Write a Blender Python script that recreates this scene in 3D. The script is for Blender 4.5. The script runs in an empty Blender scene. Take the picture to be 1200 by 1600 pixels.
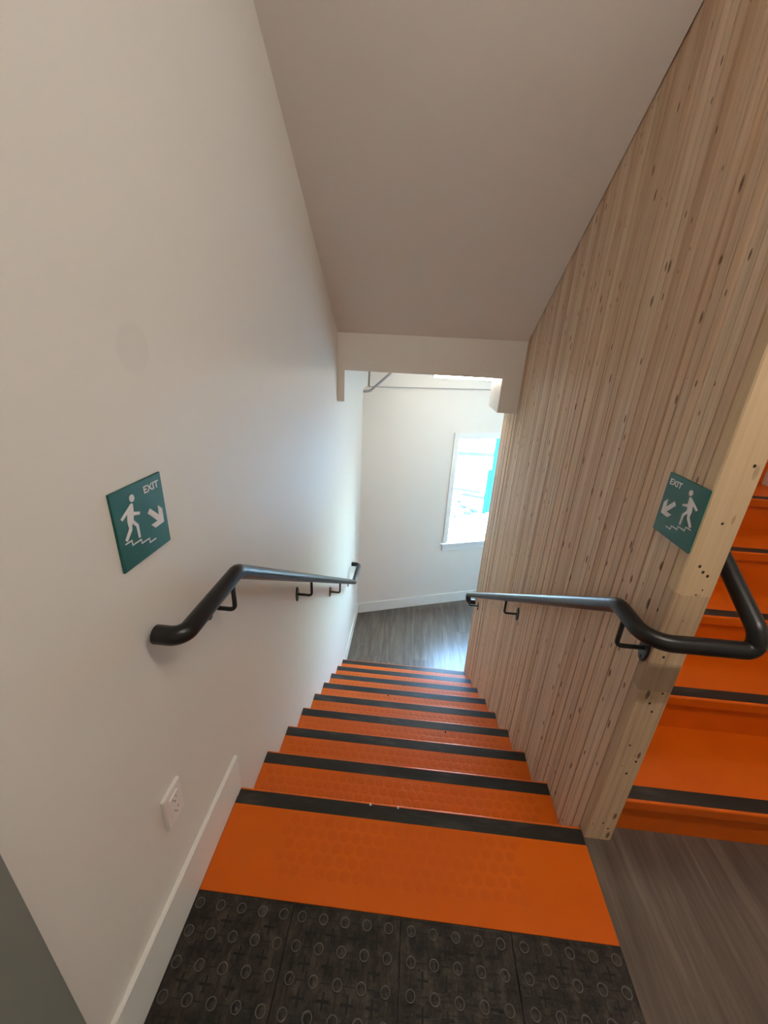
import bpy, bmesh, math, random
from mathutils import Vector, Matrix
random.seed(7)
scene = bpy.context.scene
COL = scene.collection

# ------------------------------------------------------------------ camera
F_PX = 630.9
CAM = Vector((0.5487, -0.9590, 1.5206))
RIGHT = Vector((0.99534847, 0.0837535, 0.04761059))
DOWN = Vector((0.07545311, -0.37042827, -0.9257914))
FWD = Vector((-0.05990197, 0.92507743, -0.37502468))
cd = bpy.data.cameras.new('camera')
cam = bpy.data.objects.new('camera', cd)
COL.objects.link(cam)
m = Matrix.Identity(4)
for i in range(3):
    m[i][0] = RIGHT[i]; m[i][1] = -DOWN[i]; m[i][2] = -FWD[i]; m[i][3] = CAM[i]
cam.matrix_world = m
cd.sensor_fit = 'HORIZONTAL'; cd.sensor_width = 36.0
cd.lens = F_PX / 1200 * 36.0
cd.clip_start = 0.02
scene.camera = cam

# ------------------------------------------------------------------ world, sun, exposure
w = bpy.data.worlds.new('sky_world'); scene.world = w; w.use_nodes = True
nt = w.node_tree; nt.nodes.clear()
sky = nt.nodes.new('ShaderNodeTexSky'); sky.sky_type = 'NISHITA'
sky.sun_disc = False; sky.sun_elevation = math.radians(48); sky.sun_rotation = math.radians(70)
sky.air_density = 1.0; sky.dust_density = 2.0
bg = nt.nodes.new('ShaderNodeBackground'); bg.inputs['Strength'].default_value = 10.5
out = nt.nodes.new('ShaderNodeOutputWorld')
tint = nt.nodes.new('ShaderNodeMix'); tint.data_type = 'RGBA'; tint.blend_type = 'MULTIPLY'; tint.inputs[0].default_value = 1.0
tint.inputs[7].default_value = (0.78, 0.97, 1.06, 1)     # camera balanced for the warm lamps
nt.links.new(sky.outputs[0], tint.inputs[6]); nt.links.new(tint.outputs[2], bg.inputs[0]); nt.links.new(bg.outputs[0], out.inputs[0])

DW = Vector((1.53, 0.552, 0)).normalized()        # direction along the angled end wall
NW = Vector((-DW.y, DW.x, 0))                      # outward normal of the end wall
P0 = Vector((0, 3.272, 0))
sun_d = bpy.data.lights.new('sun', 'SUN'); sun_d.energy = 5.0; sun_d.angle = math.radians(0.6)
sun_d.color = (1.0, 0.96, 0.9)
sun = bpy.data.objects.new('sun', sun_d); COL.objects.link(sun)
to_sun = (-DW * 0.75 + NW * 0.07 + Vector((0, 0, 1))).normalized()
sun.rotation_euler = to_sun.to_track_quat('Z', 'Y').to_euler()
sun.location = (0, 8, 12)
LAMP_LOWER = 25.0
LAMP_LANDING = 58.0
LAMP_UPPER = 42.0

vs = scene.view_settings
vs.view_transform = 'Standard'; vs.look = 'None'; vs.gamma = 1.0; vs.exposure = 0.25
vs.use_curve_mapping = False

# ------------------------------------------------------------------ dimensions
W = 1.233          # clear stair width (white wall to timber wall)
TH = 0.089         # timber wall thickness
XR = W + TH
RISE = 0.1769
RUN = 0.28
ZL = -9 * RISE     # lower landing
X2 = 2.62          # far side of the stair shaft
YB = -2.6          # back of the landing
ZC = 2.80          # landing ceiling
ZT = 4.4           # ceiling of the flight above
WOOD_Y0, WOOD_Y1 = -0.033, 2.305

# ------------------------------------------------------------------ materials
MATS = {}
def new_mat(name):
    mt = bpy.data.materials.new(name); mt.use_nodes = True
    n = mt.node_tree; b = n.nodes['Principled BSDF']
    MATS[name] = mt
    return mt, n, b
def N(n, t, **kw):
    x = n.nodes.new(t)
    for k, v in kw.items(): setattr(x, k, v)
    return x
def ramp(n, src, stops):
    r = n.nodes.new('ShaderNodeValToRGB')
    el = r.color_ramp.elements
    while len(el) < len(stops): el.new(0.5)
    for e, (p, c) in zip(el, stops):
        e.position = p; e.color = (*c, 1) if len(c) == 3 else c
    n.links.new(src, r.inputs[0]); return r
def mix(n, fac, a, b, mode='MIX'):
    x = n.nodes.new('ShaderNodeMix'); x.data_type = 'RGBA'; x.blend_type = mode
    for sock, v in ((x.inputs[0], fac), (x.inputs[6], a), (x.inputs[7], b)):
        if hasattr(v, 'links') or hasattr(v, 'is_linked'): n.links.new(v, sock)
        elif isinstance(v, (int, float)): sock.default_value = v
        else: sock.default_value = (*v, 1)
    return x.outputs[2]
def mth(n, op, a, b=None, c=None):
    x = n.nodes.new('ShaderNodeMath'); x.operation = op
    for i, v in enumerate((a, b, c)):
        if v is None: continue
        if isinstance(v, (int, float)): x.inputs[i].default_value = v
        else: n.links.new(v, x.inputs[i])
    return x.outputs[0]
def mapping(n, src, scale=(1, 1, 1), loc=(0, 0, 0)):
    x = n.nodes.new('ShaderNodeMapping'); x.inputs['Scale'].default_value = scale
    x.inputs['Location'].default_value = loc
    n.links.new(src, x.inputs[0]); return x.outputs[0]
def noise(n, vec, scale, detail=3, rough=0.5, w=None):
    x = n.nodes.new('ShaderNodeTexNoise')
    if w is not None:
        x.noise_dimensions = '4D'; n.links.new(w, x.inputs['W'])
    x.inputs['Scale'].default_value = scale; x.inputs['Detail'].default_value = detail
    x.inputs['Roughness'].default_value = rough
    n.links.new(vec, x.inputs['Vector']); return x.outputs[0]
def bump(n, b, h, strength=0.1, dist=0.002):
    x = n.nodes.new('ShaderNodeBump'); x.inputs['Strength'].default_value = strength
    x.inputs['Distance'].default_value = dist
    n.links.new(h, x.inputs['Height']); n.links.new(x.outputs[0], b.inputs['Normal'])
def plain(name, col, rough=0.5, spec=0.5, metal=0.0, mottle=0.0, bmp=0.0, scale=30):
    mt, n, b = new_mat(name)
    b.inputs['Roughness'].default_value = rough; b.inputs['Metallic'].default_value = metal
    b.inputs['Specular IOR Level'].default_value = spec
    b.inputs['Base Color'].default_value = (*col, 1)
    tc = N(n, 'ShaderNodeTexCoord')
    ns = noise(n, tc.outputs['Object'], scale, 4, 0.6)
    if mottle:
        r = ramp(n, ns, [(0.3, tuple(c * (1 - mottle) for c in col)), (0.7, tuple(min(1, c * (1 + mottle)) for c in col))])
        n.links.new(r.outputs[0], b.inputs['Base Color'])
    if bmp: bump(n, b, ns, bmp, 0.001)
    return mt

def wall_mat(name, col, patch=None):
    mt, n, b = new_mat(name)
    tc = N(n, 'ShaderNodeTexCoord')
    big = noise(n, tc.outputs['Object'], 1.3, 3)
    r = ramp(n, big, [(0.35, tuple(c * 0.985 for c in col)), (0.65, col)])
    c = r.outputs[0]
    if patch:
        d = N(n, 'ShaderNodeVectorMath', operation='DISTANCE')
        n.links.new(tc.outputs['Object'], d.inputs[0]); d.inputs[1].default_value = patch[:3]
        k = ramp(n, d.outputs['Value'], [(patch[3] * 0.85, (1, 1, 1)), (patch[3], (0, 0, 0))])
        c = mix(n, mth(n, 'MULTIPLY', k.outputs[0], 0.6), c, tuple(x * 0.92 for x in col))
    n.links.new(c, b.inputs['Base Color'])
    b.inputs['Roughness'].default_value = 0.5; b.inputs['Specular IOR Level'].default_value = 0.35
    fine = noise(n, tc.outputs['Object'], 260, 2)
    bump(n, b, fine, 0.06, 0.001)
    return mt
wall_mat('paint_wall', (0.80, 0.765, 0.71), patch=(0.0, -0.167, 1.497, 0.05))
wall_mat('paint_ceiling', (0.76, 0.715, 0.66))
plain('paint_trim', (0.84, 0.83, 0.79), 0.35, 0.5)
plain('paint_window', (0.86, 0.86, 0.85), 0.3, 0.5)
plain('paint_door_grey', (0.22, 0.23, 0.21), 0.4, 0.4)
plain('black_metal', (0.006, 0.006, 0.0065), 0.33, 0.42, bmp=0.03, scale=200)
plain('sign_green', (0.006, 0.098, 0.078), 0.45, 0.4)
plain('sign_white', (0.83, 0.80, 0.80), 0.55, 0.3)
plain('outlet_white', (0.86, 0.81, 0.77), 0.35, 0.5)
plain('outlet_dark', (0.05, 0.035, 0.03), 0.6, 0.3)
plain('conduit_grey', (0.42, 0.42, 0.42), 0.35, 0.5, metal=0.3)
plain('band_shadow_grey', (0.36, 0.36, 0.35), 0.5)  # painted shade for the line under the end wall band
plain('fixture_white', (0.8, 0.8, 0.78), 0.4)
plain('crumb_white', (0.85, 0.83, 0.78), 0.8)
plain('crumb_dark', (0.06, 0.03, 0.02), 0.8)
plain('pencil', (0.10, 0.065, 0.045), 0.8, 0.2)
plain('nail_dark', (0.035, 0.022, 0.015), 0.8, 0.2)
plain('black_frame', (0.03, 0.03, 0.03), 0.6)
plain('screw_black', (0.02, 0.02, 0.02), 0.3)
plain('concrete_pale', (0.62, 0.61, 0.58), 0.9, 0.2, mottle=0.05, scale=2)
plain('teal_paint', (0.010, 0.046, 0.052), 0.9, 0.0, mottle=0.25, scale=9)
plain('scrap_wood', (0.045, 0.053, 0.056), 0.9, 0.0, mottle=0.3, scale=4)

def emis(name, col, strength):
    mt, n, b = new_mat(name)
    b.inputs['Base Color'].default_value = (0.8, 0.8, 0.8, 1)
    b.inputs['Emission Color'].default_value = (*col, 1)
    b.inputs['Emission Strength'].default_value = strength
emis('lamp_lower', (1.0, 0.93, 0.80), LAMP_LOWER)
emis('lamp_landing', (1.0, 0.91, 0.81), LAMP_LANDING)
emis('lamp_upper', (1.0, 0.84, 0.72), LAMP_UPPER)

def orange_mat():
    mt, n, b = new_mat('rubber_orange')
    tc = N(n, 'ShaderNodeTexCoord')
    ns = noise(n, tc.outputs['Object'], 3.0, 4, 0.6)
    r = ramp(n, ns, [(0.3, (0.59, 0.096, 0.001)), (0.7, (0.64, 0.113, 0.002))])
    n.links.new(r.outputs[0], b.inputs['Base Color'])
    fine = noise(n, tc.outputs['Object'], 14, 4, 0.6)
    rr = ramp(n, fine, [(0.3, (0.33,) * 3), (0.75, (0.46,) * 3)])
    n.links.new(rr.outputs[0], b.inputs['Roughness'])
    b.inputs['Specular IOR Level'].default_value = 0.3
    bump(n, b, noise(n, tc.outputs['Object'], 300, 2), 0.04, 0.0006)
orange_mat()
def stud_mat():
    mt, n, b = new_mat('rubber_stud')
    b.inputs['Base Color'].default_value = (0.59, 0.098, 0.0012, 1)
    b.inputs['Roughness'].default_value = 0.42; b.inputs['Specular IOR Level'].default_value = 0.3
    tc = N(n, 'ShaderNodeTexCoord')
    bump(n, b, noise(n, tc.outputs['Object'], 300, 2), 0.04, 0.0006)
stud_mat()
def strip_mat():
    mt, n, b = new_mat('rubber_strip_black')
    tc = N(n, 'ShaderNodeTexCoord'); oi = N(n, 'ShaderNodeObjectInfo')
    v = mapping(n, tc.outputs['Object'], (3, 14, 14))
    ns = noise(n, v, 1.6, 5, 0.65, w=mth(n, 'MULTIPLY', oi.outputs['Random'], 40.0))
    r = ramp(n, ns, [(0.35, (0.010, 0.009, 0.008)), (0.54, (0.018, 0.016, 0.013)), (0.72, (0.058, 0.052, 0.043))])
    n.links.new(r.outputs[0], b.inputs['Base Color'])
    rr = ramp(n, ns, [(0.3, (0.30,) * 3), (0.7, (0.55,) * 3)])
    n.links.new(rr.outputs[0], b.inputs['Roughness'])
    b.inputs['Specular IOR Level'].default_value = 0.4
    bump(n, b, noise(n, tc.outputs['Object'], 90, 3), 0.1, 0.001)
strip_mat()
def tile_mat():
    mt, n, b = new_mat('rubber_tactile')
    tc = N(n, 'ShaderNodeTexCoord'); oi = N(n, 'ShaderNodeObjectInfo')
    g = N(n, 'ShaderNodeNewGeometry')
    v = mapping(n, g.outputs['Position'], (13, 8, 1))
    ns = noise(n, v, 2.2, 7, 0.75)
    r = ramp(n, ns, [(0.36, (0.008, 0.007, 0.0055)), (0.50, (0.026, 0.021, 0.0165)), (0.68, (0.070, 0.057, 0.044))])
    n.links.new(r.outputs[0], b.inputs['Base Color'])
    b.inputs['Roughness'].default_value = 0.42
    b.inputs['Specular IOR Level'].default_value = 0.28
    b1 = noise(n, mapping(n, g.outputs['Position'], (150, 40, 40)), 1.0, 3)
    b2 = noise(n, mapping(n, g.outputs['Position'], (35, 120, 40)), 1.0, 3)
    bump(n, b, mth(n, 'ADD', b1, b2), 0.8, 0.002)
tile_mat()
plain('rubber_tactile_black', (0.004, 0.0035, 0.003), 0.5, 0.35)
plain('rubber_tactile_worn', (0.095, 0.087, 0.075), 0.4, 0.5)
def wood_mat(name, end=False):
    mt, n, b = new_mat(name)
    tc = N(n, 'ShaderNodeTexCoord'); oi = N(n, 'ShaderNodeObjectInfo')
    rnd = oi.outputs['Random']
    off = mth(n, 'MULTIPLY', rnd, 60.0)
    obj = tc.outputs['Object']
    v = mapping(n, obj, (75, 75, 1.6))
    gr = noise(n, v, 1.0, 5, 0.62, w=off)
    wide = noise(n, mapping(n, obj, (18, 18, 0.7)), 1.0, 3, 0.5, w=off)
    if end:
        lo, mid, hi = (0.42, 0.285, 0.175), (0.54, 0.395, 0.26), (0.63, 0.48, 0.33)
    else:
        lo, mid, hi = (0.49, 0.355, 0.25), (0.66, 0.51, 0.375), (0.76, 0.61, 0.47)
    r = ramp(n, gr, [(0.28, lo), (0.48, mid), (0.72, hi)])
    c = r.outputs[0]
    if not end:
        tint = ramp(n, rnd, [(0.0, (0.82, 0.71, 0.64)), (0.25, (1.0, 0.96, 0.93)), (0.45, (0.92, 0.82, 0.75)), (0.7, (1.0, 1.0, 0.97)), (0.85, (0.97, 0.86, 0.78)), (1.0, (0.80, 0.68, 0.60))])
        c = mix(n, 1.0, c, tint.outputs[0], 'MULTIPLY')
    wr = ramp(n, wide, [(0.3, (0.84, 0.80, 0.76)), (0.65, (1.05, 1.03, 1.0))])
    c = mix(n, 0.8, c, wr.outputs[0], 'MULTIPLY')
    # knots
    cx = N(n, 'ShaderNodeCombineXYZ'); sx = N(n, 'ShaderNodeSeparateXYZ'); n.links.new(obj, sx.inputs[0])
    a = sx.outputs[0] if end else sx.outputs[1]
    n.links.new(mth(n, 'ADD', mth(n, 'MULTIPLY', a, 22.0), off), cx.inputs[0])
    n.links.new(mth(n, 'ADD', mth(n, 'MULTIPLY', sx.outputs[2], 7.5), off), cx.inputs[1])
    vo = N(n, 'ShaderNodeTexVoronoi', voronoi_dimensions='2D'); vo.inputs['Scale'].default_value = 1.0
    n.links.new(cx.outputs[0], vo.inputs['Vector'])
    sep = N(n, 'ShaderNodeSeparateColor'); n.links.new(vo.outputs['Color'], sep.inputs[0])
    size = mth(n, 'MULTIPLY', mth(n, 'SUBTRACT', sep.outputs[0], 0.50), 0.30)
    size = mth(n, 'MAXIMUM', size, 0.0001)
    kd = mth(n, 'DIVIDE', vo.outputs['Distance'], size)
    kr = ramp(n, kd, [(0.0, (1, 1, 1)), (0.75, (0.75, 0.75, 0.75)), (1.0, (0, 0, 0))])
    gate = mth(n, 'GREATER_THAN', sep.outputs[0], 0.58)
    c = mix(n, mth(n, 'MULTIPLY', kr.outputs[0], gate), c, (0.13, 0.068, 0.038))
    if end:
        # sanded pale upper length, a greyed patch, rubbed dirt: surface stains of the board
        z = sx.outputs[2]
        wob = noise(n, mapping(n, obj, (25, 25, 25)), 1.0, 3)
        zz = mth(n, 'ADD', z, mth(n, 'MULTIPLY', mth(n, 'SUBTRACT', wob, 0.5), 0.05))
        up = mth(n, 'GREATER_THAN', zz, 0.985)
        c = mix(n, mth(n, 'MULTIPLY', up, 0.85), c, mix(n, 0.55, c, (0.74, 0.55, 0.33)))
        pa = mth(n, 'MULTIPLY', mth(n, 'GREATER_THAN', z, 0.665), mth(n, 'LESS_THAN', z, 0.762))
        c = mix(n, mth(n, 'MULTIPLY', pa, 0.55), c, (0.33, 0.24, 0.16))
    n.links.new(c, b.inputs['Base Color'])
    b.inputs['Roughness'].default_value = 0.62; b.inputs['Specular IOR Level'].default_value = 0.25
    bump(n, b, gr, 0.25, 0.0015)
wood_mat('timber'); wood_mat('timber_end', True)
def plank_mat():
    mt, n, b = new_mat('vinyl_plank')
    tc = N(n, 'ShaderNodeTexCoord'); oi = N(n, 'ShaderNodeObjectInfo')
    g = N(n, 'ShaderNodeNewGeometry')
    off = mth(n, 'MULTIPLY', oi.outputs['Random'], 30.0)
    v = mapping(n, g.outputs['Position'], (16, 1.3, 1))
    ns = noise(n, v, 1.6, 6, 0.62, w=off)
    v2 = mapping(n, g.outputs['Position'], (90, 4, 1))
    n2 = noise(n, v2, 1.0, 4, 0.6, w=off)
    r = ramp(n, ns, [(0.28, (0.070, 0.050, 0.038)), (0.5, (0.118, 0.089, 0.071)), (0.75, (0.20, 0.160, 0.134))])
    k = ramp(n, n2, [(0.3, (0.78, 0.78, 0.78)), (0.7, (1.12, 1.12, 1.12))])
    c = mix(n, 0.9, r.outputs[0], k.outputs[0], 'MULTIPLY')
    n.links.new(c, b.inputs['Base Color'])
    b.inputs['Roughness'].default_value = 0.31; b.inputs['Specular IOR Level'].default_value = 0.5
    bump(n, b, n2, 0.12, 0.0008)
plank_mat()
def glass_mat():
    mt = bpy.data.materials.new('pane_glass'); mt.use_nodes = True; n = mt.node_tree; n.nodes.clear()
    t = N(n, 'ShaderNodeBsdfTransparent'); t.inputs[0].default_value = (0.90, 0.98, 0.97, 1)
    g = N(n, 'ShaderNodeBsdfGlossy'); g.inputs['Roughness'].default_value = 0.02
    f = N(n, 'ShaderNodeLayerWeight'); f.inputs[0].default_value = 0.5
    fr_ = mth(n, 'MULTIPLY_ADD', mth(n, 'POWER', f.outputs['Facing'], 5.0), 0.5, 0.03)
    mx = N(n, 'ShaderNodeMixShader'); o = N(n, 'ShaderNodeOutputMaterial')
    n.links.new(fr_, mx.inputs[0]); n.links.new(t.outputs[0], mx.inputs[1]); n.links.new(g.outputs[0], mx.inputs[2])
    n.links.new(mx.outputs[0], o.inputs[0]); MATS['pane_glass'] = mt
glass_mat()

# ------------------------------------------------------------------ builders
class MB:
    def __init__(self): self.v = []; self.f = []
    def poly(self, vs, fs):
        o = len(self.v); self.v += [tuple(x) for x in vs]
        self.f += [tuple(i + o for i in q) for q in fs]; return self
    def box(self, x0, x1, y0, y1, z0, z1):
        return self.hexa([(x0, y0), (x1, y0), (x1, y1), (x0, y1)], z0, z1)
    def hexa(self, q, z0, z1):            # polygon footprint (counter-clockwise) extruded in z
        k = len(q)
        vs = [(a, b, z0) for a, b in q] + [(a, b, z1) for a, b in q]
        fs = [tuple(range(k - 1, -1, -1)), tuple(range(k, 2 * k))]
        fs += [(i, (i + 1) % k, k + (i + 1) % k, k + i) for i in range(k)]
        return self.poly(vs, fs)
    def prism_x(self, prof, x0, x1):      # (y, z) profile extruded along x
        k = len(prof)
        vs = [(x0, a, b) for a, b in prof] + [(x1, a, b) for a, b in prof]
        fs = [tuple(range(k - 1, -1, -1)), tuple(range(k, 2 * k))]
        fs += [(i, (i + 1) % k, k + (i + 1) % k, k + i) for i in range(k)]
        return self.poly(vs, fs)
    def wallbox(self, s0, s1, w0, w1, z0, z1):   # box in the frame of the angled end wall
        q = [P0 + DW * s + NW * w for s, w in ((s0, w0), (s1, w0), (s1, w1), (s0, w1))]
        return self.hexa([(p.x, p.y) for p in q], z0, z1)
    def build(self, name, mat, parent=None, smooth=False, bevel=0, fix=True):
        me = bpy.data.meshes.new(name); me.from_pydata(self.v, [], self.f)
        bm = bmesh.new(); bm.from_mesh(me)
        if fix: bmesh.ops.recalc_face_normals(bm, faces=bm.faces)
        if bevel:
            es = [e for e in bm.edges if e.calc_face_angle(0) > 0.5]
            bmesh.ops.bevel(bm, geom=es, offset=bevel, segments=2, affect='EDGES', clamp_overlap=True)
        bm.to_mesh(me); bm.free()
        if smooth:
            for p in me.polygons: p.use_smooth = True
        return obj_from(name, me, mat, parent)
def obj_from(name, me, mat, parent=None):
    if mat:
        if not me.materials: me.materials.append(MATS[mat])
    o = bpy.data.objects.new(name, me); COL.objects.link(o)
    if parent: o.parent = parent
    return o
def tag(o, label, cat=None, group=None, kind=None):
    o['label'] = label
    if cat: o['category'] = cat
    if group: o['group'] = group
    if kind: o['kind'] = kind
    return o
def empty(name, loc=(0, 0, 0)):
    o = bpy.data.objects.new(name, None); COL.objects.link(o); o.location = loc; o.empty_display_size = 0.1
    return o
def struct(o, label, cat): return tag(o, label, cat, kind='structure')

def fillet(pts, rad, seg=8):
    pts = [Vector(p) for p in pts]; res = [pts[0]]
    for i in range(1, len(pts) - 1):
        a, p, c = pts[i - 1], pts[i], pts[i + 1]
        u = (a - p).normalized(); v = (c - p).normalized()
        ang = u.angle(v)
        if ang > math.pi - 0.02: res.append(p); continue
        rr = rad[i] if isinstance(rad, (list, dict)) else rad
        t = min(rr / math.tan(ang / 2), (a - p).length * 0.49, (c - p).length * 0.49)
        rr = t * math.tan(ang / 2)
        b = (u + v).normalized(); cen = p + b * (rr / math.sin(ang / 2))
        s = (p + u * t) - cen; e = (p + v * t) - cen
        for k in range(seg + 1):
            res.append(cen + s.normalized().slerp(e.normalized(), k / seg) * (rr * 1.0))
    res.append(pts[-1]); return res
def tube(mb, path, r, n=16, cap=True):
    path = [Vector(p) for p in path]
    t0 = (path[1] - path[0]).normalized()
    up = Vector((0, 0, 1)) if abs(t0.z) < 0.9 else Vector((1, 0, 0))
    nx = t0.cross(up).normalized(); rings = []; prev = t0
    for i, p in enumerate(path):
        if i == 0: t = t0
        elif i == len(path) - 1: t = (path[-1] - path[-2]).normalized()
        else: t = ((path[i] - path[i - 1]).normalized() + (path[i + 1] - path[i]).normalized()).normalized()
        q = prev.rotation_difference(t); nx = (q @ nx).normalized(); prev = t
        ny = t.cross(nx).normalized()
        rings.append([p + (nx * math.cos(a) + ny * math.sin(a)) * r for a in [2 * math.pi * k / n for k in range(n)]])
    vs = [v for rg in rings for v in rg]; fs = []
    for i in range(len(rings) - 1):
        for k in range(n):
            fs.append((i * n + k, i * n + (k + 1) % n, (i + 1) * n + (k + 1) % n, (i + 1) * n + k))
    if cap:
        fs.append(tuple(range(n - 1, -1, -1))); fs.append(tuple((len(rings) - 1) * n + k for k in range(n)))
    return mb.poly(vs, fs)
def lathe(mb, prof, n=16, cen=(0, 0, 0)):   # profile (r, z) from the axis outwards or inwards, last r may be 0
    vs = []; fs = []
    for r_, z_ in prof:
        for k in range(n):
            a = 2 * math.pi * k / n; vs.append((cen[0] + r_ * math.cos(a), cen[1] + r_ * math.sin(a), cen[2] + z_))
    for i in range(len(prof) - 1):
        for k in range(n):
            fs.append((i * n + k, i * n + (k + 1) % n, (i + 1) * n + (k + 1) % n, (i + 1) * n + k))
    fs.append(tuple((len(prof) - 1) * n + k for k in range(n)))
    return mb.poly(vs, fs)
def auto_smooth(o, ang=0.6):
    me = o.data
    for p in me.polygons: p.use_smooth = True
    bm = bmesh.new(); bm.from_mesh(me)
    for e in bm.edges: e.smooth = e.calc_face_angle(0) < ang
    bm.to_mesh(me); bm.free()

# ------------------------------------------------------------------ walls
S_END = (X2 + 0.12) / DW.x
o = MB().box(-0.12, 0, YB - 0.12, P0.y + 0.1, ZL - 0.3, ZT).build('wall_left', 'paint_wall')
struct(o, 'long white painted wall beside the descending stairs', 'wall')
o = MB().box(0, X2 + 0.12, YB - 0.12, YB, -0.3, ZC + 0.1).build('wall_back', 'paint_wall')
struct(o, 'white painted wall closing the upper landing', 'wall')
yr = P0.y + DW.y * S_END
o = MB().box(X2, X2 + 0.12, YB, yr, ZL - 0.3, ZT).build('wall_side', 'paint_wall')
struct(o, 'white painted wall beside the ascending flight', 'wall')
# angled end wall with the window opening
WS0, WS1, WZ0, WZ1 = 1.12, 2.02, -0.70, 0.625
mb = MB()
mb.wallbox(-0.05, WS0, 0, 0.14, ZL - 0.3, ZT); mb.wallbox(WS1, S_END, 0, 0.14, ZL - 0.3, ZT)
mb.wallbox(WS0, WS1, 0, 0.14, ZL - 0.3, WZ0); mb.wallbox(WS0, WS1, 0, 0.14, WZ1, ZT)
struct(mb.build('wall_end', 'paint_wall'), 'angled white wall with a window on the lower landing', 'wall')

# ------------------------------------------------------------------ timber wall (vertical boards on edge)
NB = 61
PW = (WOOD_Y1 - WOOD_Y0) / NB
wall_r = empty('wall_right', (W, WOOD_Y0, ZL))
struct(wall_r, 'solid timber wall of narrow vertical boards between the two flights', 'wall')
ZTOP = ZT
def board_mesh(name, x0, x1, mat, h0, h1, ch=0.003):
    mb = MB()
    c = 0.0019; dp = 0.012
    q = [(x0 + dp, 0), (x1 - dp, 0), (x1, c), (x1, PW - c), (x1 - dp, PW), (x0 + dp, PW), (x0, PW - c), (x0, c)]
    return mb.hexa(q, h0, h1).build(name, mat, wall_r)
first = None
for i in range(NB):
    y = i * PW
    if i == 0:
        o = board_mesh('board', 0, TH, 'timber_end', 0, 1)   # replaced just below
        bpy.data.objects.remove(o)
        mb = MB(); c = 0.0035
        q = [(c, 0), (TH - c, 0), (TH, c), (TH, PW - 0.002), (TH - 0.002, PW), (0.002, PW), (0, PW - 0.002), (0, c)]
        o = mb.hexa(q, 0.0005 - ZL, ZTOP - ZL).build('board', 'timber_end', wall_r)
        # object space starts at z = 0 of the landing for the stains
        o.data.transform(Matrix.Translation((0, 0, ZL))); o.location = (0, 0, -ZL)
        tag(o, 'broad pale face of the end board with knots and nail holes')
        end_board = o
        continue
    if first is None:
        first = board_mesh('board', 0, TH, 'timber', 0.0, ZTOP - ZL)
        o = first
    else:
        o = first.copy(); COL.objects.link(o); o.parent = wall_r
    o.location = (random.uniform(-0.0022, 0.0008), y, 0)
# nail holes and a pencil mark
mb = MB()
for z in (0.06, 0.085, 0.33, 0.36, 0.385, 0.41, 0.45, 0.59, 0.62, 0.66, 0.785, 0.905, 0.985, 1.0, 1.04, 1.05, 1.065, 1.18, 1.32, 1.45):
    x = random.uniform(0.03, 0.07); rr = random.choice((0.0014, 0.002, 0.003, 0.0036))
    vs = [(x + rr * math.cos(a), -0.0004, z + rr * 1.2 * math.sin(a)) for a in [k * math.pi / 4 for k in range(8)]]
    vs2 = [(a, 0.001, b) for a, _, b in vs]
    mb.poly(vs + vs2, [tuple(range(8))] + [(i, 8 + i, 8 + (i + 1) % 8, (i + 1) % 8) for i in range(8)])
mb.build('nail_hole', 'nail_dark', end_board)
mb = MB()
def stroke(mb, a, b, wd, x):
    a = Vector((0, *a)); b = Vector((0, *b)); d = (b - a).normalized(); p = Vector((0, -d.z, d.y)) * wd / 2
    vs = [a + p, a - p, b - p, b + p]
    mb.poly([(x - 0.0007, v.y, v.z) for v in vs] + [(x + 0.002, v.y, v.z) for v in vs],
            [(0, 1, 2, 3), (0, 4, 5, 1), (1, 5, 6, 2), (2, 6, 7, 3), (3, 7, 4, 0)])
py, pz = 0.010, 0.905
for a, b in (((py + 0.022, pz), (py + 0.008, pz + 0.036)), ((py + 0.010, pz + 0.036), (py - 0.006, pz - 0.004)), ((py + 0.017, pz + 0.008), (py - 0.001, pz + 0.006))):
    stroke(mb, a, b, 0.0024, W)
o = mb.build('pencil_mark', 'pencil', wall_r); o.location = (-wall_r.location.x, -wall_r.location.y, -wall_r.location.z)

# ------------------------------------------------------------------ ceilings, soffit, header
SL = RISE / RUN
zs = lambda y: 2.806 - SL * y
YH = 1.90
mb = MB().prism_x([(0.0, zs(0)), (YH, zs(YH)), (YH, zs(YH) + 0.22), (0.0, zs(0) + 0.25)], 0.0, W - 0.005)
struct(mb.build('ceiling_soffit', 'paint_ceiling'), 'sloping painted soffit over the descending stairs', 'ceiling')
mb = MB().box(0, X2, YB, 0.0, zs(0), zs(0) + 0.25)
struct(mb.build('ceiling', 'paint_ceiling'), 'flat painted ceiling over the upper landing', 'ceiling')
mb = MB().box(0, X2, -0.1, yr, ZT, ZT + 0.1)
struct(mb.build('ceiling_upper', 'paint_ceiling'), 'painted ceiling above the ascending flight', 'ceiling')
mb = MB().box(XR, X2, -0.1, 0.0, zs(0) + 0.25, ZT)
struct(mb.build('wall_upper', 'paint_wall'), 'white wall above the landing ceiling', 'wall')
mb = MB().box(0, XR, -0.1, 0.0, zs(0) + 0.25, ZT)
struct(mb.build('wall_upper_front', 'paint_wall'), 'white wall above the soffit', 'wall')
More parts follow.
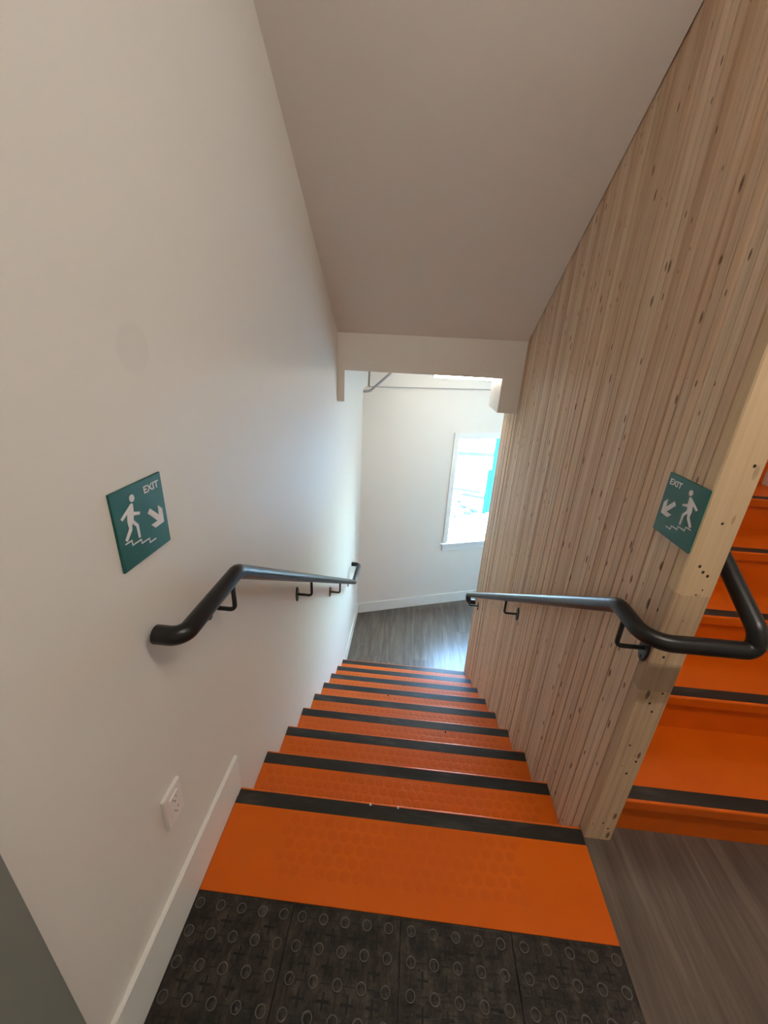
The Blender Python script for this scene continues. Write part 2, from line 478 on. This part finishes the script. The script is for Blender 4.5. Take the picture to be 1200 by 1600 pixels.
# header beam with its left furring and right boxed drop
mb = MB().box(0.0, W - 0.003, YH, YH + 0.13, 1.372, zs(YH) + 0.22)
hd = mb.build('trim_1', 'paint_wall')
struct(hd, 'painted header beam at the foot of the sloping soffit', 'trim')
YE = lambda x: P0.y + DW.y / DW.x * x
mb = MB().hexa([(0, YH), (0.048, YH), (0.048, YE(0.048) - 0.001), (0, YE(0) - 0.001)], 1.166, 1.372)
struct(mb.build('trim_2', 'paint_wall'), 'painted furring strip running along the left wall under the header', 'trim')
mb = MB().box(1.101, W - 0.003, YH, YH + 0.385, 1.152, 1.372)
struct(mb.build('trim_3', 'paint_wall'), 'boxed drop under the header against the timber wall', 'trim')
mb = MB().wallbox(0.06, S_END - 0.15, -0.035, 0.0, 1.163, 1.385)
struct(MB().wallbox(0.06, S_END - 0.15, -0.037, 0.0, 1.153, 1.163).build('band_shadow', 'band_shadow_grey'), 'thin grey strip standing in for the shadow line under the raised end wall band', 'trim')  # added grey strip, imitates the shadow along the band's lower edge
struct(mb.build('trim_4', 'paint_wall'), 'raised painted band high on the angled end wall', 'trim')
# slab of the half landing above = ceiling of the lower landing
mb = MB().hexa([(XR, 2.404), (X2, 2.404), (X2, YE(X2)), (XR, YE(XR))], 1.385, 1.592)
struct(mb.build('ceiling_lower_side', 'paint_ceiling'), 'underside of the half landing beside the ascending flight', 'ceiling')
q = [(0, YH + 0.13), (W - 0.003, YH + 0.13), (W - 0.003, WOOD_Y1 + 0.004), (XR, WOOD_Y1 + 0.004), (XR, YE(XR)), (0, YE(0))]
mb = MB().hexa(q, 1.385, 1.592)
struct(mb.build('ceiling_lower', 'paint_ceiling'), 'underside of the half landing over the lower landing', 'ceiling')
# rough underside of the ascending flight and the wall below it
U0, URUN = -0.012, 0.298
mb = MB().prism_x([(0.02, -0.02), (2.38, 1.35), (2.38, 1.12), (0.35, -0.06)], XR, X2)
struct(mb.build('ceiling_under_flight', 'paint_ceiling'), 'sloping underside of the ascending flight', 'ceiling')
mb = MB().box(XR, X2, 1.5, 1.6, ZL, 0.72)
struct(mb.build('wall_lower', 'paint_wall'), 'white wall under the ascending flight', 'wall')

# ------------------------------------------------------------------ floors of vinyl planks
def planks(floor, x0, x1, y0, yend, z, wd, ln, th, seedv, xhole=None):
    rg = random.Random(seedv); x = x0; k = 0
    while x < x1 - 0.01:
        xa, xb = x, min(x + wd, x1)
        y = y0 - rg.uniform(0, ln) ; g = 0.0003
        while True:
            ya, yb = max(y, y0), y + ln
            e0, e1 = yend(xa), yend(xb)
            last = yb >= min(e0, e1)
            if yb > y0 + 0.02:
                q = [(xa + g, ya + g), (xb - g, ya + g), (xb - g, (e1 if last else yb - g)), (xa + g, (e0 if last else yb - g))]
                MB().hexa(q, z - th, z).build('plank', 'vinyl_plank', floor)
            if last: break
            y += ln
        x += wd
o = MB().hexa([(0, YB), (X2, YB), (X2, 0.05), (XR, 0.05), (XR, -0.03), (0, -0.03)], -0.26, -0.006).build('floor', 'black_frame')
struct(o, 'grey brown vinyl plank floor of the upper landing', 'floor')
planks(o, W - 0.001, X2, YB, lambda x: 0.03, 0.0, 0.178, 1.22, 0.006, 3)
planks(o, 0.0, W - 0.001, YB, lambda x: -0.6205, 0.0, 0.178, 1.22, 0.006, 4)
q = [(0, 2.2), (W, 2.2), (W, 1.5), (X2, 1.5), (X2, YE(X2)), (0, YE(0))]
o = MB().hexa(q, ZL - 0.25, ZL - 0.006).build('floor_lower', 'concrete_pale')
struct(o, 'grey brown vinyl plank floor of the lower landing', 'floor')
planks(o, 0.0, W, 2.215, lambda x: YE(x), ZL, 0.178, 1.22, 0.006, 5)
planks(o, W, X2, 1.6, lambda x: YE(x), ZL, 0.178, 1.22, 0.006, 6)

# ------------------------------------------------------------------ baseboards
def bb(name, mb, label): struct(mb.build(name, 'paint_trim', bevel=0.0025), label, 'baseboard')
bb('baseboard_left', MB().box(0, 0.013, -0.66, 0.0, 0.0, 0.166), 'tall white baseboard on the upper landing')
bb('baseboard_lower', MB().box(0, 0.013, 8 * RUN - 0.02, P0.y + 0.003, ZL, ZL + 0.14), 'white baseboard along the lower end of the long wall')
bb('baseboard_end', MB().wallbox(0.012, S_END - 0.13, -0.014, 0, ZL, ZL + 0.14), 'white baseboard under the window wall')
bb('baseboard_back', MB().box(0.0, X2, YB, YB + 0.013, 0, 0.166), 'white baseboard at the back of the landing')
bb('baseboard_right', MB().box(X2 - 0.013, X2, YB + 0.014, -0.03, 0, 0.166), 'white baseboard beside the ascending flight')

# ------------------------------------------------------------------ grey door and frame on the left wall
d = empty('door_1', (0, -1.15, 0)); struct(d, 'grey painted steel door in the white wall', 'door')
def part(mb, name, mat, parent, **kw):
    o = mb.build(name, mat, parent, **kw)
    o.matrix_parent_inverse = Matrix.Translation(-parent.location) if parent.type == 'EMPTY' else Matrix.Identity(4)
    return o
part(MB().box(0, 0.022, -0.80, -0.660, 0, 2.15), 'jamb', 'paint_door_grey', d, bevel=0.003)
part(MB().box(0, 0.022, -1.692, -1.640, 0, 2.15), 'jamb', 'paint_door_grey', d, bevel=0.003)
part(MB().box(0, 0.022, -1.640, -0.80, 2.10, 2.15), 'head_jamb', 'paint_door_grey', d, bevel=0.003)
part(MB().box(0, 0.008, -1.637, -0.803, 0.006, 2.097), 'door_leaf', 'paint_door_grey', d)
mb = MB(); tube(mb, fillet([(0.008, -0.88, 0.95), (0.055, -0.88, 0.95), (0.055, -1.0, 0.95)], 0.015), 0.009, 10)
part(mb, 'handle', 'conduit_grey', d, smooth=True)

# ------------------------------------------------------------------ stairs
def nose_profile(depth, s):   # s=+1: nosing faces +y (descending), -1: nosing faces -y ; origin at nosing top
    p = [(-depth, 0.0), (-0.006, 0.0), (-0.0018, -0.0018), (0.0, -0.006), (-0.003, -0.042), (-0.008, -0.046), (-0.022, -0.040), (-0.024, -0.008), (-depth, -0.008)]
    return [(a * s, b) for a, b in p]
def stud_mesh():
    mb = MB(); r_ = 0.0168
    lathe(mb, [(r_, -0.0003), (r_ - 0.0006, 0.0002), (r_ - 0.0018, 0.0004), (0.012, 0.0004)], 20)
    me = bpy.data.meshes.new('stud'); me.from_pydata(mb.v, [], mb.f); me.materials.append(MATS['rubber_stud'])
    for p in me.polygons: p.use_smooth = True
    return me
STUD = stud_mesh()
P = 0.0392
down = empty('staircase', (0, 0, ZL))
tag(down, 'orange rubber stairs with black nosing strips going down beside the white wall', 'stairs')
NCOL = 29
for i in range(9):
    yn, z = i * RUN, -i * RISE
    x0 = 0.0135 if i == 0 else 0.002
    x1 = W - 0.0015 if i == 0 else W - 0.003
    depth = 0.307 if i == 0 else RUN + 0.02
    t = MB().prism_x(nose_profile(depth, 1), x0, x1).build('tread', 'rubber_orange', down)
    t.location = (0, yn, z - ZL)
    s = MB().box(x0 + 0.0005, x1 - 0.0005, -0.058, -0.009, -0.003, 0.0006).build('nosing_strip', 'rubber_strip_black', t)
    tag(s, 'black rubber strip along the nosing')
    rz = MB().box(x0, x1, -0.032, -0.024, -RISE + (0.0 if i < 8 else 0.001), -0.008).build('riser', 'rubber_orange', down)
    rz.location = (0, yn, z - ZL)
    # raised studs
    rows = 5 if i == 0 else (2 if i < 4 else 0)
    xs = [0.055 + P * k for k in range(NCOL)]
    def spots(r0, r1):
        return [(x + (0.5 * P if r % 2 else 0) - (0.25 * P), -0.085 - 0.0365 * r) for r in range(r0, r1) for x in xs if x + 0.02 < x1]
    if i < 4:
        sp = [q for q in spots(0, rows)]
        if i == 0: sp = [q for q in sp if 0.22 < q[0] < 1.00]
        for q in sp:
            o = bpy.data.objects.new('stud', STUD); COL.objects.link(o); o.parent = t; o.location = (q[0], q[1], 0)
    if i > 0:
        mb = MB()
        for q in spots(rows, 5):
            lathe(mb, [(0.0168, -0.0003), (0.0162, 0.0003), (0.015, 0.0006), (0.012, 0.0006)], 12, (q[0], q[1], 0))
        o = mb.build('studs', 'rubber_stud', t, fix=False); o['kind'] = 'stuff'
        auto_smooth(o, 1.2)
up = empty('staircase', (XR, 0, 0))
tag(up, 'orange rubber stairs with black nosing strips going up behind the timber wall', 'stairs')
for i in range(9):
    yn, z = U0 + i * URUN, (i + 1) * RISE
    last = i == 8
    t = MB().prism_x(nose_profile(URUN + 0.03 if not last else 0.03, -1), 0.002, X2 - XR - 0.003).build('tread', 'rubber_orange', up)
    t.location = (0, yn, z)
    rz = MB().box(0.002, X2 - XR - 0.003, 0.024, 0.033, -RISE + 0.0005, -0.008).build('riser', 'rubber_orange', up)
    rz.location = (0, yn, z)
    if not last:
        s = MB().box(0.0025, X2 - XR - 0.0005, 0.009, 0.056, -0.003, 0.0006).build('nosing_strip', 'rubber_strip_black', t)
        tag(s, 'black rubber strip along the nosing')

# ------------------------------------------------------------------ tactile tiles
def dome_mesh():
    mb = MB()
    lathe(mb, [(0.0138, -0.0005), (0.0130, 0.0022), (0.0120, 0.0032), (0.0107, 0.0026), (0.0090, 0.0016), (0.0060, 0.0040), (0.0025, 0.0050)], 16)
    me = bpy.data.meshes.new('dome'); me.from_pydata(mb.v, [], mb.f); me.materials.append(MATS['rubber_tactile']); me.materials.append(MATS['rubber_tactile_worn'])
    for i, p in enumerate(me.polygons):
        p.use_smooth = True; p.material_index = 1 if 16 <= i < 48 else 0
    return me
def cross_mesh():
    mb = MB(); a, b, h = 0.0160, 0.0027, 0.0013
    q = [(-b, -a), (b, -a), (b, -b), (a, -b), (a, b), (b, b), (b, a), (-b, a), (-b, b), (-a, b), (-a, -b), (-b, -b)]
    mb.hexa(q, -0.0005, h)
    me = bpy.data.meshes.new('cross'); me.from_pydata(mb.v, [], mb.f); me.materials.append(MATS['rubber_tactile_black'])
    return me
DOME, CROSS = dome_mesh(), cross_mesh()
TX = [0.0135, 0.303, 0.6155, 0.928, 1.2328]
TL = ['black studded tactile tile against the white baseboard', 'black studded tactile tile one in from the baseboard tile',
      'black studded tactile tile between the inner tile and the plank floor tile', 'black studded tactile tile bordering the vinyl plank floor']
for k in range(4):
    x0, x1 = TX[k] + 0.0008, TX[k + 1] - 0.0008
    y0, y1 = -0.620, -0.3085
    root = empty('tactile_tile', (x0, y0, 0)); tag(root, TL[k], 'floor tile', 'tactile tiles at the head of the stairs')
    b = MB().box(0, x1 - x0, 0, y1 - y0, -0.006, 0.0012).build('base', 'rubber_tactile', root, bevel=0.001)
    f = 0.006; mb = MB()
    hgt = 0.0026
    mb.box(0.0015, 0.0055, 0.001, y1 - y0 - 0.001, 0.0008, hgt); mb.box(x1 - x0 - 0.0055, x1 - x0 - 0.0015, 0.001, y1 - y0 - 0.001, 0.0008, hgt)
    mb.box(0.0055, x1 - x0 - 0.0055, y1 - y0 - 0.006, y1 - y0 - 0.001, 0.0008, hgt)
    mb.box(0.0055, x1 - x0 - 0.0055, 0.001, 0.006, 0.0008, hgt)
    mb.build('border', 'rubber_tactile', root)
    ox = (0.0315 if k == 0 else TX[k] + 0.0305) - x0
    for i in range(5):
        for j in range(5):
            o = bpy.data.objects.new('dome', DOME); COL.objects.link(o); o.parent = root
            o.location = (ox + 0.0622 * i, y1 - y0 - 0.0295 - 0.0615 * j, 0.0012)
            if i < 4 and j < 4:
                o = bpy.data.objects.new('cross', CROSS); COL.objects.link(o); o.parent = root
                o.location = (ox + 0.0622 * (i + 0.5), y1 - y0 - 0.0295 - 0.0615 * (j + 0.5), 0.0012)
    # fine ribs joining the studs, too slight to pick apart
    mb = MB()
    for i in range(5):
        for j in range(4):
            cx, cy = ox + 0.0622 * i, y1 - y0 - 0.0295 - 0.0615 * (j + 0.5)
            mb.box(cx - 0.0011, cx + 0.0011, cy - 0.015, cy + 0.015, 0.0005, 0.0020)
            if i < 4: mb.box(cx + 0.017, cx + 0.0455, cy + 0.0302, cy + 0.0322, 0.0005, 0.0020)
    o = mb.build('ribs', 'rubber_tactile_black', root); o['kind'] = 'stuff'

# ------------------------------------------------------------------ handrails
RR = 0.0215
def bracket(root, wallx, sgn, y, zr, railx, drop=0.105, zoff=0.0):
    """plate on the wall (sgn +1: rail lies on the +x side), rod out and up to the rail"""
    zp = zr - drop
    mb = MB(); n = 20; hh, ww, dep = 0.043, 0.0215, 0.006
    ring = [(ww * math.cos(a), hh * math.sin(a)) for a in [2 * math.pi * k / n for k in range(n)]]
    v0 = [(wallx, y + a, zp + b) for a, b in ring]; v1 = [(wallx + sgn * dep * 0.7, y + a, zp + b) for a, b in ring]
    v2 = [(wallx + sgn * dep, y + a * 0.86, zp + b * 0.93) for a, b in ring]
    fs = [(i, (i + 1) % n, n + (i + 1) % n, n + i) for i in range(n)] + [(n + i, n + (i + 1) % n, 2 * n + (i + 1) % n, 2 * n + i) for i in range(n)]
    fs.append(tuple(range(n))); fs.append(tuple(2 * n + i for i in range(n)))
    mb.poly(v0 + v1 + v2, fs)
    pl = part(mb, 'bracket_plate', 'black_metal', root)
    mb = MB(); tube(mb, fillet([(wallx + sgn * 0.003, y, zp), (railx, y, zp), (railx, y, zr - RR + 0.004)], 0.016, 6), 0.0066, 10)
    part(mb, 'bracket_arm', 'black_metal', root, smooth=True)
    mb = MB()
    for dz in (-0.028, 0.028):
        vs = []; r0 = 0.0045
        vs0 = [(wallx + sgn * 0.005, y + r0 * math.cos(a), zp + dz + r0 * math.sin(a)) for a in [k * math.pi / 4 for k in range(8)]]
        vs1 = [(wallx + sgn * 0.0085, y + 0.7 * r0 * math.cos(a), zp + dz + 0.7 * r0 * math.sin(a)) for a in [k * math.pi / 4 for k in range(8)]]
        mb.poly(vs0 + vs1, [(i, (i + 1) % 8, 8 + (i + 1) % 8, 8 + i) for i in range(8)] + [tuple(8 + i for i in range(8))])
    sc = mb.build('screws', 'screw_black', pl)
# left rail
lx, lz = 0.080, 0.918
rl = empty('handrail', (0, 0.0, 0.0)); tag(rl, 'black steel pipe handrail along the white painted wall', 'handrail')
ylo = 2.36; zlo = lz - SL * ylo
path = fillet([(0.020, -0.283, lz), (lx, -0.283, lz), (lx, 0.0, lz), (lx, ylo, zlo), (lx, 2.70, zlo), (0.004, 2.70, zlo)],
              {1: 0.05, 2: 0.05, 3: 0.045, 4: 0.04}, 10)
mb = MB(); tube(mb, path, RR, 20); o = part(mb, 'rail', 'black_metal', rl, smooth=False); auto_smooth(o)
for y in (-0.035, 0.80, 1.62, 2.50):
    zr = lz if y < 0 else max(lz - SL * y, zlo)
    bracket(rl, 0.0, 1, y, zr, lx)
# right rail, wrapping round the end of the timber wall and climbing the other flight
rx, rz_ = W - 0.08, 0.890
rr_ = empty('handrail', (W, 0.0, 0.0)); tag(rr_, 'black steel pipe handrail wrapping round the end of the timber wall', 'handrail')
yb0, zb0 = 0.04, rz_
ylo2 = 2.235; zl2 = zb0 - SL * (ylo2 - yb0) - 0.03
ux = XR + 0.078
path = fillet([(W - 0.010, ylo2 + 0.0, zl2 - 0.068), (rx, ylo2, zl2 - 0.068), (rx, ylo2 + 0.005, zl2), (rx, yb0, zb0), (rx, -0.112, rz_),
               (ux, -0.112, rz_), (ux, -0.105, rz_ + 0.045), (ux, 2.30, rz_ + 0.045 + RISE / URUN * 2.405), (ux, 2.62, rz_ + 0.045 + RISE / URUN * 2.405), (XR - 0.0 + 0.004, 2.62, rz_ + 0.045 + RISE / URUN * 2.405)],
              {1: 0.03, 2: 0.03, 3: 0.07, 4: 0.06, 5: 0.05, 6: 0.05, 7: 0.05, 8: 0.04}, 10)
mb = MB(); tube(mb, path, RR, 20); o = part(mb, 'rail', 'black_metal', rr_); auto_smooth(o)
for y in (0.0, 1.075, 2.135):
    zr = rz_ if y < 0.03 else zb0 - SL * (y - yb0) - 0.014 * y
    bracket(rr_, W, -1, y, zr, rx)
for y in (0.45, 1.4, 2.2):
    bracket(rr_, XR, 1, y, rz_ + 0.045 + RISE / URUN * (y + 0.105), ux)

# ------------------------------------------------------------------ exit signs
body = [(0.313, 0.781), (0.343, 0.788), (0.363, 0.77), (0.35, 0.673), (0.464, 0.634), (0.453, 0.6), (0.337, 0.63), (0.321, 0.578), (0.395, 0.488), (0.392, 0.316), (0.354, 0.318), (0.349, 0.477), (0.286, 0.545), (0.261, 0.465), (0.148, 0.361), (0.112, 0.392), (0.218, 0.504), (0.21, 0.591), (0.235, 0.686), (0.131, 0.635), (0.105, 0.666)]
arrow = [(0.662, 0.603), (0.826, 0.45), (0.836, 0.585), (0.916, 0.508), (0.911, 0.319), (0.713, 0.309), (0.636, 0.38), (0.776, 0.385), (0.603, 0.552)]
zz = [(0.109, 0.345), (0.222, 0.345), (0.222, 0.282), (0.392, 0.282), (0.392, 0.228), (0.547, 0.228), (0.547, 0.168), (0.675, 0.168)]
def text_mesh(txt, name):
    cu = bpy.data.curves.new(name, 'FONT'); cu.body = txt; cu.size = 1.0; cu.extrude = 0.0; cu.offset = 0.026
    to = bpy.data.objects.new(name, cu); COL.objects.link(to)
    dg = bpy.context.evaluated_depsgraph_get(); dg.update()
    me = bpy.data.meshes.new_from_object(to.evaluated_get(dg))
    bpy.data.objects.remove(to); return me
def exit_sign(label, loc, wd, ht, rotz, mirror):
    """local x runs along the plate as seen by the reader, y up, z out of the wall"""
    root = empty('exit_sign', loc); root.rotation_euler = (math.pi / 2, 0, rotz)
    tag(root, label, 'sign', 'green exit signs')
    T = 0.005
    MB().box(0, wd, 0, ht, 0.0, T).build('plate', 'sign_green', root, bevel=0.0006)
    fx = (lambda u: (1 - u) * wd) if mirror else (lambda u: u * wd)
    def flat(polys, name):
        mb = MB()
        for pl in polys:
            q = [(fx(a), b * ht) for a, b in pl]
            if mirror: q = q[::-1]
            k = len(q)
            vs = [(a, b, T - 0.001) for a, b in q] + [(a, b, T + 0.0007) for a, b in q]
            mb.poly(vs, [tuple(range(k, 2 * k))] + [(i, (i + 1) % k, k + (i + 1) % k, k + i) for i in range(k)])
        me_o = mb.build(name, 'sign_white', root)
        bm = bmesh.new(); bm.from_mesh(me_o.data)
        bmesh.ops.triangulate(bm, faces=[f for f in bm.faces if len(f.verts) > 4]); bm.to_mesh(me_o.data); bm.free()
    hc = (0.365, 0.843)
    head = [(hc[0] + 0.046 * math.cos(a), hc[1] + 0.046 * math.sin(a)) for a in [2 * math.pi * k / 20 for k in range(20)]]
    flat([body, head], 'walking_figure'); flat([arrow], 'arrow')
    segs = []; h = 0.0085
    for (a, b), (c, e) in zip(zz[:-1], zz[1:]):
        x0, x1, y0, y1 = min(a, c) - h, max(a, c) + h, min(b, e) - h, max(b, e) + h
        segs.append([(x0, y0), (x1, y0), (x1, y1), (x0, y1)])
    flat(segs, 'stair_line')
    me = text_mesh('EXIT', 'exit_word')
    xs = [v.co.x for v in me.vertices]; ys = [v.co.y for v in me.vertices]
    u0, u1 = (0.072, 0.395) if mirror else (0.605, 0.925)
    v0, v1 = 0.818, 0.914
    for v in me.vertices:
        v.co.x = (u0 + (v.co.x - min(xs)) / (max(xs) - min(xs)) * (u1 - u0)) * wd
        v.co.y = (v0 + (v.co.y - min(ys)) / (max(ys) - min(ys)) * (v1 - v0)) * ht
        v.co.z = T + 0.0006
    me.materials.clear()
    obj_from('exit_word', me, 'sign_white', root)
exit_sign('green exit sign on the white painted wall, arrow pointing down right', (0.0, -0.313, 1.086), 0.156, 0.164, math.pi / 2, False)
exit_sign('green exit sign on the timber wall, arrow pointing down left', (W - 0.0012, 0.124, 1.096), 0.157, 0.161, -math.pi / 2, True)

# ------------------------------------------------------------------ wall outlet
ol = empty('wall_outlet', (0, -0.324, 0.416)); ol.rotation_euler = (math.pi / 2, 0, math.pi / 2)
tag(ol, 'white electrical outlet low on the white wall above the baseboard', 'outlet')
MB().box(-0.035, 0.035, -0.055, 0.055, 0, 0.0095).build('cover_plate', 'outlet_white', ol, bevel=0.002)
fc = MB().box(-0.0165, 0.0165, -0.034, 0.034, 0.008, 0.0125).build('receptacle', 'outlet_white', ol, bevel=0.0008)
for cy in (-0.019, 0.019):
    for sx_ in (-0.0065, 0.0065):
        MB().box(sx_ - 0.0009, sx_ + 0.0009, cy - 0.001, cy + 0.007, 0.0115, 0.0127).build('slot', 'outlet_dark', fc)
    mb = MB(); lathe(mb, [(0.0024, 0.0115), (0.0024, 0.0127)], 10, (0, cy - 0.008, 0)); mb.build('ground_hole', 'outlet_dark', fc)
MB().box(-0.006, 0.006, -0.004, -0.0005, 0.0115, 0.0135).build('button', 'outlet_white', fc)
MB().box(-0.006, 0.006, 0.0005, 0.004, 0.0115, 0.0135).build('button', 'outlet_white', fc)
for cy in (-0.048, 0.048):
    mb = MB(); lathe(mb, [(0.0026, 0.009), (0.0024, 0.0102)], 10, (0, cy, 0)); mb.build('screw', 'outlet_white', ol)

# ------------------------------------------------------------------ window on the end wall
win = empty('window_1', tuple(P0 + DW * ((WS0 + WS1) / 2) + Vector((0, 0, WZ0))))
struct(win, 'white framed window overlooking the bright yard', 'window')
cw = 0.058
def wp(mb, name, mat='paint_window', bevel=0.002): return part(mb, name, mat, win, bevel=bevel)
wp(MB().wallbox(WS0 - cw, WS0, -0.018, 0.0, WZ0 + 0.0, WZ1 + cw), 'casing')
wp(MB().wallbox(WS1, WS1 + cw, -0.018, 0.0, WZ0 + 0.0, WZ1 + cw), 'casing')
wp(MB().wallbox(WS0, WS1, -0.018, 0.0, WZ1, WZ1 + cw), 'casing')
wp(MB().wallbox(WS0 - cw - 0.025, WS1 + cw + 0.025, -0.040, 0.09, WZ0 - 0.019, WZ0 + 0.006), 'sill')
wp(MB().wallbox(WS0 - cw, WS1 + cw, -0.016, 0.0, WZ0 - 0.105, WZ0 - 0.019), 'apron')
# jamb linings and sash
fr = 0.022
wp(MB().wallbox(WS0, WS0 + 0.012, 0.0, 0.14, WZ0, WZ1), 'lining', bevel=0)
wp(MB().wallbox(WS1 - 0.012, WS1, 0.0, 0.14, WZ0, WZ1), 'lining', bevel=0)
wp(MB().wallbox(WS0 + 0.012, WS1 - 0.012, 0.0, 0.14, WZ1 - 0.012, WZ1), 'lining', bevel=0)
a0, a1, b0, b1 = WS0 + 0.012, WS1 - 0.012, WZ0 + 0.0005, WZ1 - 0.012
sash = wp(MB().wallbox(a0, a0 + fr, 0.09, 0.125, b0, b1), 'sash_stile')
wp(MB().wallbox(a1 - fr, a1, 0.09, 0.125, b0, b1), 'sash_stile')
wp(MB().wallbox(a0 + fr, a1 - fr, 0.09, 0.125, b1 - fr, b1), 'sash_rail')
wp(MB().wallbox(a0 + fr, a1 - fr, 0.09, 0.125, b0, b0 + 0.045), 'sash_rail')
wp(MB().wallbox(a0 + fr, a1 - fr, 0.105, 0.110, b0 + 0.045, b1 - fr), 'pane', 'pane_glass', 0)

# ------------------------------------------------------------------ lights and conduit
def linear_light(x0, x1, y, z, mat, label, hh=0.046):
    root = empty('ceiling_light', ((x0 + x1) / 2, y, z)); tag(root, label, 'light')
    L = (x1 - x0) / 2
    MB().box(-L, L, -0.035, 0.035, -0.022, 0).build('housing', 'fixture_white', root)
    prof = [(-0.032, -0.022), (-0.032, -0.022 - hh * 0.7), (-0.022, -0.022 - hh), (0.022, -0.022 - hh), (0.032, -0.022 - hh * 0.7), (0.032, -0.022)]
    MB().prism_x(prof, -L + 0.004, L - 0.004).build('diffuser', mat, root)
    MB().box(-L - 0.003, -L + 0.004, -0.036, 0.036, -0.024 - hh, 0).build('end_cap', 'fixture_white', root)
    MB().box(L - 0.004, L + 0.003, -0.036, 0.036, -0.024 - hh, 0).build('end_cap', 'fixture_white', root)
linear_light(0.672, 1.872, 2.60, 1.385, 'lamp_lower', 'glowing linear ceiling light behind the header beam')
linear_light(0.80, 2.00, -0.85, zs(0), 'lamp_landing', 'linear ceiling light over the upper landing')
linear_light(1.45, 2.5, 2.9, ZT, 'lamp_upper', 'linear ceiling light above the half landing')
mb = MB(); tube(mb, fillet([(0.050, 2.90, 1.142), (0.112, 2.90, 1.150), (0.372, 2.90, 1.384)], 0.06, 8), 0.0115, 12)
tag(mb.build('conduit', 'conduit_grey', smooth=True), 'bent grey conduit pipe rising from the corner under the header', 'pipe')

# ------------------------------------------------------------------ crumbs on the treads
def crumb(x, y, z, s, mat, label, grp):
    rg = random.Random(x * 100 + y); mb = MB()
    q = [(s * rg.uniform(0.6, 1.1) * math.cos(a), s * rg.uniform(0.6, 1.1) * math.sin(a)) for a in [k * math.pi / 3 for k in range(6)]]
    vs = [(a, b, 0) for a, b in q] + [(a * 0.6, b * 0.6, s * 1.3) for a, b in q]
    mb.poly(vs, [tuple(range(5, -1, -1)), tuple(range(6, 12))] + [(i, (i + 1) % 6, 6 + (i + 1) % 6, 6 + i) for i in range(6)])
    o = mb.build('crumb', mat); o.location = (x, y, z); tag(o, label, 'debris', grp)
for x, y in ((0.492, -0.0105), (0.592, -0.0105)):
    crumb(x, y, 0.0006, 0.0050, 'crumb_white', 'tiny white crumb on the topmost black nosing strip', 'white crumbs on the nosing')
for x, k, dy in ((0.86, 3, 0.10), (0.50, 5, 0.10), (0.62, 6, 0.09)):
    crumb(x, k * RUN - dy + 0.03, -k * RISE, 0.006, 'crumb_dark', 'tiny dark crumb on the orange tread %s steps below the landing' % {3: 'three', 5: 'five', 6: 'six'}[k], 'dark crumbs on the treads')

# ------------------------------------------------------------------ the yard outside
ZG = -1.90
q0 = P0 + NW * 0.15 + DW * -14; q1 = P0 + NW * 0.15 + DW * 24; q2 = q1 + NW * 34; q3 = q0 + NW * 34
o = MB().hexa([(p.x, p.y) for p in (q0, q1, q2, q3)], ZG - 0.2, ZG).build('ground', 'concrete_pale')
struct(o, 'pale sunlit ground of the yard', 'ground')
def yard_box(name, mat, cx, cy, ang, l, wd, h, z0=0.0, tilt=0.0):
    mb = MB().box(-l / 2, l / 2, -wd / 2, wd / 2, 0, h); o = mb.build(name, mat, bevel=0.004)
    o.location = (cx, cy, ZG + z0); o.rotation_euler = (0, tilt, ang); return o
tag(yard_box('kerb', 'scrap_wood', 3.0, 13.7, 0.10, 3.2, 0.40, 0.12), 'long grey kerb across the far side of the yard', 'kerb')
tag(yard_box('scrap_board', 'scrap_wood', 2.08, 9.45, -0.25, 0.75, 0.12, 0.03), 'thin grey scrap board lying beyond the other boards', 'board')
tag(yard_box('scrap_board', 'scrap_wood', 2.22, 9.08, -0.30, 0.62, 0.26, 0.04), 'wide grey scrap board lying on the pale ground', 'board')
for cx, cy, s in ((1.84, 8.15, 0.09), (1.90, 7.75, 0.11), (2.06, 7.92, 0.12), (1.78, 8.5, 0.08), (1.62, 7.5, 0.08)):
    tag(yard_box('rubble_piece', 'scrap_wood', cx, cy, random.uniform(0, 3), s * 1.6, s, 0.05), 'small grey rubble piece scattered on the pale ground', 'rubble', 'rubble in the yard')
# teal cladding panel with battens standing in the yard
tp = empty('teal_hoarding', (2.325, 7.85, ZG)); tag(tp, 'teal board screen standing in the yard outside the window', 'screen')
tp.rotation_euler = (0, 0, 0.55)
for k in range(6):
    MB().box(0.005 + k * 0.2, 0.195 + k * 0.2, 0, 0.03, 0.0 if k else 0.02, 3.6).build('board', 'teal_paint', tp, bevel=0.004)
MB().box(-0.09, 0.0, 0.0, 0.03, 0.0, 1.05).build('board', 'teal_paint', tp, bevel=0.004)
MB().box(0.0, 1.2, 0.03, 0.07, 0.5, 0.6).build('batten', 'teal_paint', tp)
MB().box(0.0, 1.2, 0.03, 0.07, 2.6, 2.7).build('batten', 'teal_paint', tp)
